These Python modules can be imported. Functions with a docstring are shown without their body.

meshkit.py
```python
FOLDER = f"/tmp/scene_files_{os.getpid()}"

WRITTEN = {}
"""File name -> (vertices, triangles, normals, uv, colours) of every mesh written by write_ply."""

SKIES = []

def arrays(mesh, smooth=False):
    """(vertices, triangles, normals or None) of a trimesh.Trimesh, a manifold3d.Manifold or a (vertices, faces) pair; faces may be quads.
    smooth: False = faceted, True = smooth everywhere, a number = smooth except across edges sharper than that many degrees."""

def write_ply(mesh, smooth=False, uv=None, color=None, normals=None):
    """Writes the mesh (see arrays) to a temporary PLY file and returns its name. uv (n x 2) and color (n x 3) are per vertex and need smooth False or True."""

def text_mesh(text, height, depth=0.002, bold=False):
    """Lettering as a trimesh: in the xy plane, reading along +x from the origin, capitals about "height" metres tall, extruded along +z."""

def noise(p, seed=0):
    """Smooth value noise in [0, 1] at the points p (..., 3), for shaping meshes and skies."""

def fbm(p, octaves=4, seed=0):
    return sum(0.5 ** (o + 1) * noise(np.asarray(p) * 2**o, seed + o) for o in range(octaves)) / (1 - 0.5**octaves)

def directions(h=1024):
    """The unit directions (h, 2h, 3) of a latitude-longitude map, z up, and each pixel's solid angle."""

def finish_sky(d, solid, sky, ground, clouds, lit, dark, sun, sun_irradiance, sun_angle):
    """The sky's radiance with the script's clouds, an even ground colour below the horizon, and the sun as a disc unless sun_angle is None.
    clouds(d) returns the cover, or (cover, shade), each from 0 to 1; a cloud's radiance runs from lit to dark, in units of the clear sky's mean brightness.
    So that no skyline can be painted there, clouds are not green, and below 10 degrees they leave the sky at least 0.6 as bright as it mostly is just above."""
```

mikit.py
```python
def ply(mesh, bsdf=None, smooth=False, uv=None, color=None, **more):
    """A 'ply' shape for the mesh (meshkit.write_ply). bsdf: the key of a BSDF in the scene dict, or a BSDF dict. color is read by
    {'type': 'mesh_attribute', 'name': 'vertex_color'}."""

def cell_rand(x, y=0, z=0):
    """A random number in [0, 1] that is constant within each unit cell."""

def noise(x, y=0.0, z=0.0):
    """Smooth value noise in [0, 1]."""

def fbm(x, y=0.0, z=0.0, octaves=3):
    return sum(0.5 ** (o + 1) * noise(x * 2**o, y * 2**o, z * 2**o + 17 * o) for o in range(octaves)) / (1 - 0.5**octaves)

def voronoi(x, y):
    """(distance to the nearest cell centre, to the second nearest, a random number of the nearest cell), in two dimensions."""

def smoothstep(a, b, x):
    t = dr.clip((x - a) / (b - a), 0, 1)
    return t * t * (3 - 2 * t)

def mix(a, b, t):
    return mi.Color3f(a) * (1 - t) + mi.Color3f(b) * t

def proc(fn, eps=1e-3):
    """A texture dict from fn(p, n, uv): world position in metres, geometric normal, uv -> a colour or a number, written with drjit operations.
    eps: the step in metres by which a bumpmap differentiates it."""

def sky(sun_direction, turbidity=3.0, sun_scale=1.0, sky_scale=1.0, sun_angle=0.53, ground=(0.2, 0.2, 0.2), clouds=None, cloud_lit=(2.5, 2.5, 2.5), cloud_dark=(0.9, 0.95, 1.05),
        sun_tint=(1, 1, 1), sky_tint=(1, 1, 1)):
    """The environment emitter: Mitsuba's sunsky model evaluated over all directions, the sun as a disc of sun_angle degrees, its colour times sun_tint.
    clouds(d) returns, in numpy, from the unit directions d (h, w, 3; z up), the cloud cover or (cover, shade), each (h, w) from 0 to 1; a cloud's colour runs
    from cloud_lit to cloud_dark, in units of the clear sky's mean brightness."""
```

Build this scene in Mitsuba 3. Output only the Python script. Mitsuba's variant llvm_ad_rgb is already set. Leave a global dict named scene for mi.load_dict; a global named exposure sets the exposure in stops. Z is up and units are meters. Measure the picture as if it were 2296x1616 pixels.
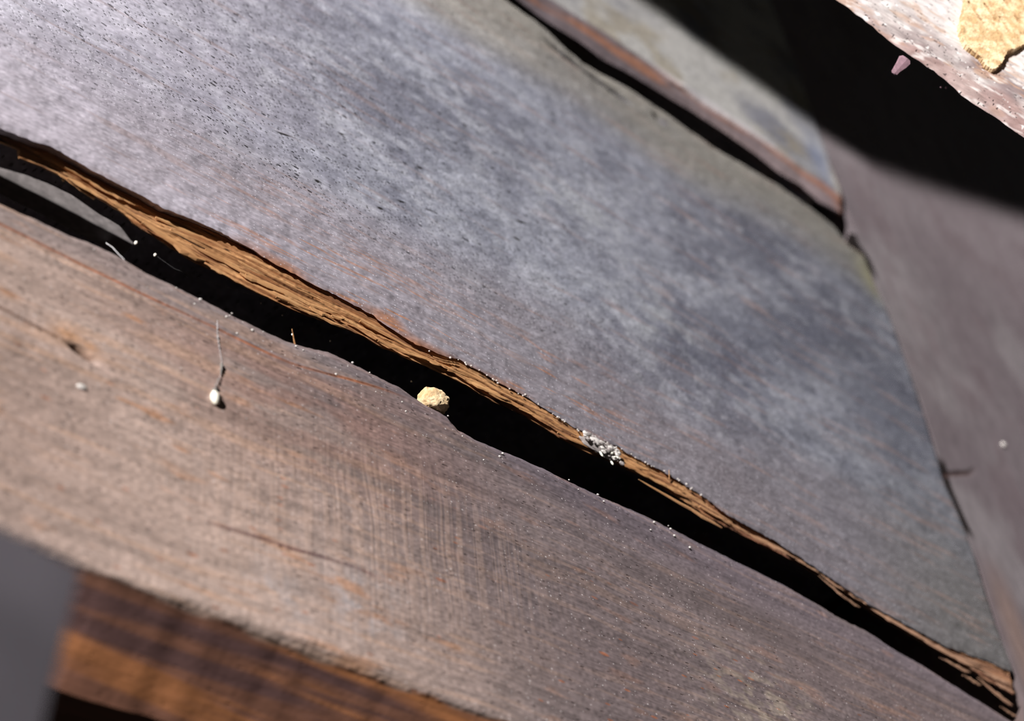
import math, random
import numpy as np, trimesh, drjit as dr, mitsuba as mi
import mikit, meshkit
from mikit import noise, fbm, smoothstep, mix, cell_rand

# ----------------------------------------------------------------------------- camera, sun, sky
# Wall coordinates (metres): u along the logs, v upward, w out of the wall.  World: x = u, y = -w, z = v + 1.6
Z0 = 1.6
scene, labels = {"type": "scene"}, {}
T = mi.ScalarTransform4f
CAM = [-0.346203, -0.354695, 1.105697]
FWD = [0.494574, 0.506707, 0.706147]
scene["camera"] = {
    "type": "thinlens", "fov": 35.1371, "fov_axis": "x", "aperture_radius": 0.0040, "focus_distance": 0.655, "near_clip": 0.01, "far_clip": 50.0,
    "to_world": T().look_at(origin=CAM, target=[CAM[i] + FWD[i] for i in range(3)], up=[-0.4020, -0.5876, 0.7032]),
}
exposure = 0.0
SUN = np.array([-0.884, 0.165, 0.448]); SUN /= np.linalg.norm(SUN)         # towards the sun, in wall coordinates: low, from the left
scene["sky"] = mikit.sky([SUN[0], -SUN[2], SUN[1]], turbidity=3.0, sun_scale=7.5, sky_scale=0.4, ground=(0.03, 0.03, 0.03), sun_tint=(1.0, 1.64, 4.7), sky_tint=(1.05, 0.93, 0.85))

# ----------------------------------------------------------------------------- helpers
rng = np.random.default_rng(7)


def lin(r, g, b):
    c = np.array([r, g, b]) / 255.0
    return [float(x) for x in np.where(c < 0.04045, c / 12.92, ((c + 0.055) / 1.055) ** 2.4)]


def W(p):
    p = np.asarray(p, float)
    return np.stack([p[..., 0], -p[..., 2], p[..., 1] + Z0], -1)


def label(key, text=None, cat=None, group=None, kind=None):
    d = {k: v for k, v in (("label", text), ("category", cat), ("group", group), ("kind", kind)) if v}
    labels[key] = d


def put(key, mesh, mat, smooth=True, **more):
    """One entry: the mesh is given in wall coordinates."""
    if isinstance(mesh, tuple):
        v, f = mesh
    else:
        v, f = np.array(mesh.vertices), np.array(mesh.faces)
    v, f = W(v), np.asarray(f)
    if f.shape[1] == 4:
        f = np.vstack([f[:, [0, 1, 2]], f[:, [0, 2, 3]]])
    m = trimesh.Trimesh(v, f, process=False)
    if m.volume < 0:
        f = f[:, ::-1]
        m = trimesh.Trimesh(v, f, process=False)
    scene[key] = mikit.ply(m, mat, smooth=smooth, **more)


def number(base, i):
    return base if i == 0 else f"{base}_{i:03d}"


def loft(loops):
    """Closed loops (n, m, 3) joined along n, capped at both ends."""
    loops = np.asarray(loops, float)
    n, m, _ = loops.shape
    i, j = np.meshgrid(np.arange(n - 1), np.arange(m), indexing="ij")
    q = np.stack([i * m + j, i * m + (j + 1) % m, (i + 1) * m + (j + 1) % m, (i + 1) * m + j], -1).reshape(-1, 4)
    f = np.vstack([q[:, [0, 1, 2]], q[:, [0, 2, 3]]])
    v = np.vstack([loops.reshape(-1, 3), loops[0].mean(0), loops[-1].mean(0)])
    a = np.arange(m)
    b = (a + 1) % m
    f = np.vstack([f, np.stack([b, a, np.full(m, n * m)], 1), np.stack([(n - 1) * m + a, (n - 1) * m + b, np.full(m, n * m + 1)], 1)])
    return v, f


def N1(x, s=0):
    x = np.asarray(x, float)
    return meshkit.noise(np.stack([x, np.full_like(x, 0.37 + 3.1 * s), np.full_like(x, 1.7)], -1), s) - 0.5


def N2(x, y, s=0):
    return meshkit.noise(np.stack(np.broadcast_arrays(np.asarray(x, float), np.asarray(y, float), np.float64(0.5)), -1), s) - 0.5


def tube(points, radii, sides=6):
    p = np.asarray(points, float)
    r = np.broadcast_to(radii, (len(p),))
    t = np.gradient(p, axis=0)
    t /= np.linalg.norm(t, axis=1, keepdims=True) + 1e-12
    a = np.cross(t, [0.3, 0.9, 0.2])
    a /= np.linalg.norm(a, axis=1, keepdims=True) + 1e-12
    b = np.cross(t, a)
    k = np.arange(sides) * 2 * math.pi / sides
    return loft(p[:, None] + r[:, None, None] * (np.cos(k)[None, :, None] * a[:, None] + np.sin(k)[None, :, None] * b[:, None]))


def lump(c, r, seed, rough=0.25, sub=2, axes=None):
    m = trimesh.creation.icosphere(subdivisions=sub)
    v = np.array(m.vertices)
    n = meshkit.fbm(v * 1.7 + seed * 3.3, 3, seed) - 0.5
    v = v * (1 + 2 * rough * n)[:, None] * np.asarray(r)
    if axes is not None:
        v = v @ np.asarray(axes)
    return v + np.asarray(c), np.array(m.faces)


def sliver(p0, p1, width, thick, seed, bend=0.0):
    """A torn splinter of wood: an irregular tapering strip, widest near its root."""
    r = np.random.default_rng(seed)
    p0, p1 = np.asarray(p0, float), np.asarray(p1, float)
    n = 9
    s = np.linspace(0, 1, n)
    d = p1 - p0
    L = np.linalg.norm(d)
    d = d / L
    up = np.array([0, 1.0, 0]) - d * d[1]
    up /= np.linalg.norm(up)
    out = np.cross(d, up)
    out *= np.sign(out[2]) or 1
    loops = []
    for i, k in enumerate(s):
        wv = width * (min(1, 0.25 + 4 * k) if k < 0.3 else (1 - 0.85 * ((k - 0.3) / 0.7) ** 1.5)) * (0.75 + 0.5 * r.random())
        tw = thick * (0.6 + 0.6 * r.random()) * (1 - 0.6 * k)
        c = p0 + d * L * k + up * width * 0.35 * (r.random() - 0.5) + out * bend * k * k
        loops.append([c + up * a * wv + out * b * tw for a, b in ((0.5, 0.1), (0.25, 0.55), (-0.2, 0.5), (-0.5, 0.05), (-0.2, -0.5), (0.3, -0.5))])
    return loft(loops)


# ----------------------------------------------------------------------------- materials
def uvw(p):
    return p.x, p.z - Z0, -p.y


def blob(u, v, u0, v0, ru, rv):
    return dr.exp(-(dr.square((u - u0) / ru) + dr.square((v - v0) / rv)))


def wood(key, colour, height, eps=2e-4, rough=0.62, spec=0.35):
    b = {"type": "principled", "base_color": mikit.proc(colour), "roughness": rough, "specular": spec}
    if height is not None:
        b = {"type": "bumpmap", "arbitrary": mikit.proc(height, eps=eps), "scale": 1.0, "bsdf": b}
    scene[key] = {"type": "twosided", "bsdf": b}


def grain_field(u, v, w, seed):
    """Slow warp that bends the grain lines a little."""
    return v + 0.006 * (noise(u * 7 + seed, v * 5, w * 5) - 0.5) + 0.0016 * (noise(u * 40 + seed, v * 18, w * 20) - 0.5)


def pits(u, v, w, a, b, seed, lo, hi):
    return smoothstep(lo, hi, noise(u * a + seed, v * b + 3.1 * seed, w * 300 + seed))


def dots(x, y, seed, share):
    """Soft round grains, at most one in each unit cell, in a share of the cells."""
    cx, cy = dr.floor(x), dr.floor(y)
    px, py = cx + 0.3 + 0.4 * cell_rand(cx, cy, seed), cy + 0.3 + 0.4 * cell_rand(cx, cy, seed + 1)
    r = 0.10 + 0.22 * dr.square(cell_rand(cx, cy, seed + 2))
    d = dr.sqrt(dr.square(x - px) + dr.square(y - py))
    return dr.select(cell_rand(cx, cy, seed + 3) < share, smoothstep(r, 0.45 * r, d), 0.0)


# single dark slits and holes in the grey log's face: centre and half size
SLITS = [(-0.1185, 0.0705, 0.0035, 0.0006), (-0.1010, 0.0510, 0.0014, 0.0009), (-0.0443, 0.1019, 0.0016, 0.0009), (0.0033, 0.1376, 0.0013, 0.0006), (0.0178, 0.1060, 0.0028, 0.0007), (0.0130, 0.0895, 0.0022, 0.0009), (-0.0560, 0.0690, 0.0022, 0.0005), (-0.0680, 0.0560, 0.0016, 0.0008), (-0.0400, 0.0740, 0.0030, 0.0004), (-0.0880, 0.0940, 0.0012, 0.0006)]


# the large grey log
def big_colour(p, n, uv):
    u, v, w = uvw(p)
    g = grain_field(u, v, w, 1.0)
    h = v + 0.018                                                   # height above its lower edge
    soft = fbm(u * 14, v * 22, w * 14 + 2)
    mott = 0.5 * fbm(u * 55 + 3, g * 95, w * 60 + 5) + 0.5 * fbm(u * 150 + 3, g * 210, w * 90)
    c = mix(lin(113, 111, 122), lin(140, 138, 148), smoothstep(0.3, 0.72, soft))
    c = mix(c, lin(163, 160, 168), smoothstep(0.50, 0.68, mott) * 0.6)
    c = mix(c, lin(84, 83, 96), smoothstep(0.50, 0.30, mott) * 0.4)
    low = smoothstep(0.085, 0.006, h + 0.05 * (noise(u * 9, v * 30, 4) - 0.5))
    c = mix(c, mix(lin(120, 108, 111), lin(146, 136, 142), fbm(u * 30, g * 260, 3)), low * 0.85)
    c = mix(c, lin(171, 162, 172), smoothstep(-0.03, -0.24, u + 0.35 * v) * smoothstep(0.3, 0.7, fbm(u * 22 + 8, v * 34, 1)) * 0.6)
    c = mix(c, lin(152, 141, 148), smoothstep(-0.02, -0.2, u) * 0.4)
    high = smoothstep(0.235, 0.285, v + 0.03 * (noise(u * 12, v * 20, 9) - 0.5))
    c = mix(c, mix(lin(122, 115, 108), lin(158, 148, 136), fbm(u * 16, v * 60, 6)), high * 0.85)
    slit = dr.exp(-dr.square((v - 0.2984 + 0.107 * (u - 0.0614)) / 0.0022)) * smoothstep(0.058, 0.075, u) * smoothstep(0.134, 0.118, u) + blob(u, v, 0.1538, 0.2949, 0.0036, 0.0026)
    c = mix(c, lin(64, 64, 80), dr.minimum(slit, 1) * 0.8)
    c = mix(c, lin(126, 122, 116), smoothstep(0.20, 0.31, u - v * 0.25) * smoothstep(0.12, -0.02, v) * 0.55)
    c = mix(c, lin(74, 75, 92), (blob(u, v, 0.184, 0.121, 0.02, 0.02) + blob(u, v, 0.16, 0.086, 0.013, 0.011) + blob(u, v, 0.285, 0.125, 0.03, 0.05) + 0.7 * blob(u, v, 0.235, 0.16, 0.02, 0.04)) * 0.55 * (0.4 + 0.8 * mott))
    c = mix(c, lin(160, 158, 160), (blob(u, v, 0.107, 0.085, 0.03, 0.018) + 0.8 * blob(u, v, 0.06, 0.145, 0.03, 0.02)) * smoothstep(0.35, 0.7, mott) * 0.6)
    c = mix(c, lin(168, 158, 122), blob(u, v, 0.334, 0.268, 0.012, 0.02) * 0.7)
    falloff = dr.exp(0.03 - 2.9 * dr.minimum(u, 0) - 1.9 * dr.maximum(u, 0) + 0.28 * smoothstep(0.15, 0.28, v) * smoothstep(0.1, -0.05, u))   # light falloff along the log put into its colour: brighter left, duller right
    c = c * falloff * (1 - 0.12 * low * smoothstep(-0.05, -0.14, u)) * mi.Color3f(0.97, 1.03, 1.06)
    # fine grain, rusty streaks, dirt and painted shade in the pores and pale specks
    fine = fbm(u * 130, g * 1500, w * 200)
    c = c * (0.80 + 0.40 * fine)
    rust = smoothstep(0.62, 0.80, fbm(u * 48 + 5, g * 640, 7)) * smoothstep(0.08, 0.0, h) * smoothstep(0.12, 0.0, u) * smoothstep(-0.2, -0.1, u)
    c = mix(c, lin(176, 116, 72), rust * 0.65)
    rub = smoothstep(0.008, 0.0, h + 0.010 * (noise(u * 60, v * 160, 2) - 0.3)) * smoothstep(0.02, -0.03, u) * smoothstep(-0.17, -0.12, u)
    c = mix(c, mix(lin(150, 92, 56), lin(186, 124, 76), fbm(u * 60, g * 900, 8)), rub * 0.85)
    c = mix(c, lin(150, 120, 108), smoothstep(0.62, 0.8, fbm(u * 26 + 9, g * 430, 5)) * 0.32)
    c = c * (0.84 + 0.32 * noise(u * 560, v * 820, w * 500))
    c = mix(c, lin(226, 224, 234), dots(u * 560, v * 680, 11, 0.20) * 0.6)
    zone = smoothstep(0.025, 0.07, h + 0.05 * (soft - 0.5)) * smoothstep(0.15, 0.03, u) * smoothstep(-0.24, -0.16, u + 0.6 * (v - 0.08))
    pit = dots(u * 360 + 0.6 * g * 360, g * 700, 4, 0.42) * zone
    c = mix(c, lin(40, 34, 36), pit * 0.85)
    pit2 = dots(u * 120, g * 440, 21, 0.10) * zone
    c = mix(c, lin(30, 25, 24), pit2 * 0.85)
    for a, b, ru, rv in SLITS:
        c = mix(c, lin(22, 18, 14), dr.minimum(1.6 * blob(u, v - 0.25 * (u - a), a, b, ru, rv), 1) * 0.95)
    return c


def big_height(p, n, uv):
    u, v, w = uvw(p)
    g = grain_field(u, v, w, 1.0)
    z = 0.00015 * fbm(u * 130, g * 1500, w * 200) + 0.0007 * fbm(u * 55 + 3, g * 130, w * 60 + 5) + 0.00016 * noise(u * 620, v * 900, w * 500)
    z += 0.0004 * noise(u * 210, v * 300, w * 200)
    z -= (0.0003 * dots(u * 360 + 0.6 * g * 360, g * 700, 4, 0.42) + 0.0005 * dots(u * 120, g * 440, 21, 0.10)) * smoothstep(0.01, 0.05, v) * smoothstep(0.15, 0.03, u)
    return z


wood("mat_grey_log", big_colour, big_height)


# the brown log below
def low_colour(p, n, uv):
    u, v, w = uvw(p)
    g = grain_field(u, v, w, 2.0)
    soft = fbm(u * 12 + 4, v * 20, w * 12)
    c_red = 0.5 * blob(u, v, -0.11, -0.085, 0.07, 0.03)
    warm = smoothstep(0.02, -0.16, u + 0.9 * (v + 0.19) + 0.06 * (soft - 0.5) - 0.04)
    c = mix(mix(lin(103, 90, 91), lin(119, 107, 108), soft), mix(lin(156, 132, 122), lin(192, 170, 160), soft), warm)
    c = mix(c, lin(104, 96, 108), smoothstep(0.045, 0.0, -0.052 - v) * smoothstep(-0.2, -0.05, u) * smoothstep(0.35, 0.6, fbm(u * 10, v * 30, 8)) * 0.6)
    c = mix(c, lin(128, 118, 120), smoothstep(-0.071, -0.064, v + 0.004 * (noise(u * 30, 1, 2) - 0.5)) * smoothstep(-0.05, -0.11, u) * 0.6)
    c = mix(c, lin(150, 112, 100), c_red * smoothstep(0.3, 0.6, fbm(u * 30, g * 160, 2)))
    # grain bands
    band = fbm(u * 9, g * 210, w * 100)
    c = mix(c, c * 0.72, smoothstep(0.50, 0.30, band) * 0.7)
    c = mix(c, lin(188, 152, 128), smoothstep(0.56, 0.76, fbm(u * 26, g * 420, 3)) * 0.35 * (0.35 + warm))
    c = mix(c, lin(186, 122, 66), smoothstep(0.66, 0.84, fbm(u * 45 + 2, g * 210, 6)) * 0.55 * (0.2 + 0.7 * warm))
    rustspot = dots(u * 90, g * 300, 31, 0.10) * smoothstep(-0.09, -0.13, v)
    c = mix(c, lin(160, 92, 52), rustspot * 0.6)
    c = mix(c, lin(166, 152, 136), blob(u, v, 0.12, -0.135, 0.03, 0.022) * smoothstep(0.45, 0.75, fbm(u * 160, v * 300, 5)) * 0.55)
    # dark seams
    seam1 = -0.0665 + 0.004 * (noise(u * 22, 2.5, 1) - 0.5) + 0.012 * smoothstep(-0.12, -0.05, u)
    s1 = smoothstep(0.0011, 0.0002, dr.abs(v - seam1)) * smoothstep(-0.05, -0.09, u)
    c = mix(c, mix(lin(176, 112, 80), lin(60, 38, 30), smoothstep(0.60, 0.72, noise(u * 90, 3, 9))), s1 * (0.35 + 0.55 * noise(u * 70, 8, 4)))
    seam2 = -0.1525 + 0.10 * (u + 0.105) + 0.0015 * (noise(u * 80, 5, 1) - 0.5)
    s2 = smoothstep(0.0013, 0.0002, dr.abs(v - seam2)) * smoothstep(-0.15, -0.135, u) * smoothstep(-0.07, -0.085, u)
    c = mix(c, lin(96, 66, 66), s2 * 0.8)
    seam3 = -0.1075 - 0.10 * (u + 0.193)
    s3 = smoothstep(0.0012, 0.0002, dr.abs(v - seam3 - 0.002 * (noise(u * 90, 7, 1) - 0.5))) * smoothstep(-0.196, -0.206, u)
    c = mix(c, lin(92, 62, 46), s3 * 0.7)
    c = mix(c, lin(170, 162, 164), (blob(u, v, -0.083, -0.164, 0.016, 0.012) + 0.7 * blob(u, v, -0.118, -0.176, 0.012, 0.01)) * smoothstep(0.42, 0.66, fbm(u * 150, v * 240, 2)) * 0.9)
    c = mix(c, lin(190, 134, 82), (blob(u, v, -0.2, -0.1025, 0.006, 0.003) + 0.7 * blob(u, v, -0.1915, -0.1035, 0.003, 0.002)) * 0.6)
    c = mix(c, lin(36, 26, 22), blob(u, v + 0.2 * (u + 0.1933), -0.1933, -0.1077, 0.0042, 0.0009))
    fine = fbm(u * 120, g * 1500, w * 300)
    c = c * (0.78 + 0.44 * fine)
    saw = smoothstep(0.42, 0.62, noise(u * 980 + 40 * v + 3 * noise(u * 60, v * 40, 8), v * 15 + 6 * noise(u * 380, 1, 5), 3)) * (blob(u, v, -0.058, -0.122, 0.05, 0.032) + 0.8 * blob(u, v, -0.115, -0.15, 0.05, 0.035))
    c = mix(c, lin(206, 174, 156), dr.minimum(saw, 1) * 0.20)
    c = c * (0.86 + 0.28 * noise(u * 480, v * 800, w * 500))
    c = mix(c, lin(216, 208, 208), dots(u * 520, v * 640, 12, 0.10) * 0.6)
    dark = dots(u * 150, g * 620, 14, 0.12)
    c = mix(c, lin(74, 56, 52), dark * 0.45)
    under = smoothstep(-0.1887, -0.1902, v - 0.01 * u + 0.0012 * (noise(u * 90, 3, 7) - 0.5))                            # the hewn lower slope is redder and darker wood
    q = v + w                                                        # across the slope
    r = mix(mix(lin(108, 74, 60), lin(142, 98, 80), fbm(u * 6, q * 70, 1)), lin(188, 122, 72), smoothstep(0.52, 0.70, fbm(u * 13, q * 110 + u * 9, 2)) * 0.6)
    r = mix(r, lin(84, 66, 72), smoothstep(0.5, 0.32, fbm(u * 7 + 3, q * 130, 5)) * 0.65) * (0.72 + 0.56 * fbm(u * 70, q * 700, 3))
    return mix(c, r, under)


def low_height(p, n, uv):
    u, v, w = uvw(p)
    g = grain_field(u, v, w, 2.0)
    z = 0.00020 * fbm(u * 120, g * 1500, w * 300) + 0.0004 * fbm(u * 26, g * 420, w * 60) + 0.0003 * noise(u * 160, v * 240, w * 160)
    z += 0.00022 * noise(u * 560, v * 900, w * 500)
    m = blob(u, v, -0.058, -0.122, 0.05, 0.032) + 0.8 * blob(u, v, -0.115, -0.15, 0.05, 0.035)
    z += 0.00011 * dr.minimum(m, 1) * noise(u * 980 + 40 * v + 3 * noise(u * 60, v * 40, 8), v * 15 + 6 * noise(u * 380, 1, 5), 3)
    z -= 0.0003 * dots(u * 150, g * 620, 14, 0.12)
    seam1 = -0.0665 + 0.004 * (noise(u * 22, 2.5, 1) - 0.5) + 0.012 * smoothstep(-0.12, -0.05, u)
    z += 0.0005 * smoothstep(-0.0006, 0.0008, v - seam1) * smoothstep(-0.05, -0.09, u)
    return z * (1 - 0.65 * smoothstep(-0.1887, -0.1902, v - 0.01 * u))


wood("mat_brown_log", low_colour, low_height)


# the upper log, seen soft
def up_colour(p, n, uv):
    u, v, w = uvw(p)
    g = grain_field(u, v, w, 3.0)
    soft = fbm(u * 18 + 1, v * 26, w * 20)
    c = mix(lin(112, 112, 120), lin(162, 160, 158), smoothstep(0.3, 0.7, soft))
    c = mix(c, lin(134, 124, 106), smoothstep(0.55, 0.75, fbm(u * 34, v * 44, 4)) * 0.6)
    c = mix(c, lin(116, 124, 148), blob(u, v, 0.325, 0.385, 0.014, 0.03) * 0.7)
    c = mix(c, lin(176, 166, 150), blob(u, v, 0.337, 0.368, 0.007, 0.02) * 0.7)
    low = smoothstep(0.3585, 0.3535, v + 0.003 * (noise(u * 60, 2, 2) - 0.5))
    r = mix(lin(108, 94, 98), lin(148, 130, 132), fbm(u * 22, v * 160, 6))
    r = mix(r, lin(86, 76, 84), smoothstep(0.175, 0.15, u) * 0.7)
    r = mix(r, lin(160, 104, 74), smoothstep(0.5, 0.66, fbm(u * 14 + 6, v * 130, 3)) * 0.7)
    c = mix(c, r, low * 0.9)
    c = mix(c, lin(214, 208, 212), smoothstep(0.0042, 0.001, dr.abs(v - 0.3565)) * smoothstep(0.14, 0.18, u) * smoothstep(0.30, 0.25, u) * 0.6)  # highlight of the ridge, painted into the colour
    return c * (0.82 + 0.36 * fbm(u * 130, g * 900, w * 200))


def plain_height(p, n, uv):
    u, v, w = uvw(p)
    return 0.0003 * fbm(u * 60, v * 600, w * 300) + 0.0004 * noise(u * 200, v * 260, w * 200)


wood("mat_upper_log", up_colour, plain_height)


def post_colour(p, n, uv):
    u, v, w = uvw(p)
    soft = fbm(u * 20, v * 14, w * 20 + 4)
    c = mix(lin(101, 92, 96), lin(116, 109, 112), smoothstep(0.3, 0.7, soft))
    c = c * (0.9 + 0.2 * fbm(u * 90, v * 70, 6))
    c = mix(c, lin(122, 112, 116), smoothstep(0.30, 0.45, v) * 0.6)
    c = mix(c, lin(132, 108, 98), smoothstep(0.06, 0.0, v) * smoothstep(0.02, 0.0, dr.abs(u - 0.352 - 0.05 * v)) * 0.6)
    c = mix(c, lin(96, 82, 86), smoothstep(0.5, 0.75, fbm(u * 60, v * 30, 3)) * 0.35)
    c = c * (0.85 + 0.3 * fbm(u * 700, v * 110, w * 300))
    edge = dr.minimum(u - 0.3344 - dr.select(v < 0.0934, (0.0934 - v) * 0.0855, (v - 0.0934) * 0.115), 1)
    joint_shade = smoothstep(0.0095, 0.0070, edge) * smoothstep(0.052, 0.062, v) * smoothstep(0.118, 0.108, v)
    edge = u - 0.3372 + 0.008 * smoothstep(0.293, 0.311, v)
    joint_shade = dr.maximum(joint_shade, smoothstep(0.0110, 0.0080, edge) * smoothstep(0.268, 0.285, v) * smoothstep(0.325, 0.312, v))
    c = mix(c, lin(20, 13, 11), joint_shade * 0.95)                          # shade of the open joint, painted into the post colour
    d = dr.abs(v - 0.0955 - 0.62 * (u - 0.3353) + 0.006 * (noise(u * 90, 2, 2) - 0.5))
    c = mix(c, lin(62, 46, 44), smoothstep(0.0034, 0.0008, d) * smoothstep(0.385, 0.36, u) * smoothstep(0.33, 0.336, u) * 0.8)
    return c


def post_height(p, n, uv):
    u, v, w = uvw(p)
    d = dr.abs(v - 0.0955 - 0.62 * (u - 0.3353) + 0.006 * (noise(u * 90, 2, 2) - 0.5))
    return 0.00025 * fbm(u * 500, v * 70, w * 300) + 0.0003 * noise(u * 160, v * 120, w * 150) - 0.0008 * smoothstep(0.0036, 0.0004, d) * smoothstep(0.385, 0.36, u) * smoothstep(0.33, 0.336, u)


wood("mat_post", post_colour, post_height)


def torn_colour(p, n, uv):
    u, v, w = uvw(p)
    g = grain_field(u, v, w, 1.0)
    a = fbm(u * 24, g * 620 + w * 300, w * 700)
    c = mix(lin(142, 94, 60), lin(200, 150, 104), smoothstep(0.3, 0.7, a))
    c = mix(c, lin(112, 74, 56), smoothstep(0.52, 0.74, fbm(u * 34 + 7, g * 800, w * 500 + 3)) * 0.75)
    c = mix(c, lin(218, 176, 128), smoothstep(0.60, 0.8, fbm(u * 70 + 2, g * 900, w * 600)) * 0.6)
    c = mix(c, lin(128, 92, 82), smoothstep(0.07, 0.16, u) * 0.55)
    k = dr.abs(fbm(u * 16 + 3, (g + w) * 330, 5) - 0.5)
    c = mix(c, lin(44, 26, 18), smoothstep(0.022, 0.006, k) * smoothstep(0.35, 0.5, noise(u * 45, g * 300, 9)) * 0.9)          # old dark checks between the fibres
    return c * (0.72 + 0.5 * fbm(u * 160, g * 2400, w * 2400))


def torn_height(p, n, uv):
    u, v, w = uvw(p)
    g = grain_field(u, v, w, 1.0)
    return 0.0009 * fbm(u * 30, g * 800, w * 600) + 0.0003 * fbm(u * 160, g * 2400, w * 2400) + 0.0002 * noise(u * 700, v * 900, w * 700)


wood("mat_torn_wood", torn_colour, torn_height, eps=1.5e-4)


def splinter_colour(p, n, uv):
    u, v, w = uvw(p)
    c = mix(lin(148, 98, 62), lin(214, 166, 116), fbm(u * 60, v * 700, w * 500))
    c = mix(c, lin(150, 122, 112), smoothstep(0.06, 0.2, u) * 0.6)
    return c * (0.75 + 0.5 * fbm(u * 200, v * 2200, w * 1500))


wood("mat_splinter", splinter_colour, None)


def beam_colour(p, n, uv):
    u, v, w = uvw(p)
    a = 0.80 * u - 0.58 * v + 0.2 * w                                # along the beam
    b = 0.58 * u + 0.75 * v
    soft = fbm(a * 60, b * 110, w * 30)
    c = mix(lin(136, 120, 120), lin(184, 174, 172), smoothstep(0.3, 0.68, soft))
    c = mix(c, lin(206, 200, 198), smoothstep(0.124, 0.140, b + 0.01 * (soft - 0.5)) * 0.7)
    c = mix(c, lin(178, 140, 112), smoothstep(0.60, 0.75, fbm(a * 70 + 3, b * 300, 4)) * 0.5)
    c = mix(c, lin(150, 118, 112), smoothstep(0.1215, 0.116, b + 0.006 * (noise(a * 160, b * 200, 3) - 0.5)) * 0.6)
    c = c * (0.66 + 0.66 * fbm(a * 200, b * 1100, w * 200))
    c = mix(c, lin(236, 232, 230), smoothstep(0.55, 0.80, fbm(a * 150 + 9, b * 420, 3)) * 0.5)
    c = mix(c, lin(90, 76, 78), pits(a, b, w, 900, 1500, 17, 0.82, 0.92) * 0.6)
    return mix(c, lin(250, 248, 246), pits(a, b, w, 520, 700, 23, 0.82, 0.92) * 0.5)


def beam_height(p, n, uv):
    u, v, w = uvw(p)
    a, b = 0.80 * u - 0.58 * v + 0.2 * w, 0.58 * u + 0.75 * v
    return 0.0007 * fbm(a * 120, b * 420, w * 100) + 0.0003 * fbm(a * 300, b * 1300, w * 200) - 0.0006 * pits(a, b, w, 900, 1500, 17, 0.78, 0.92)


wood("mat_beam", beam_colour, beam_height)


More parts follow.
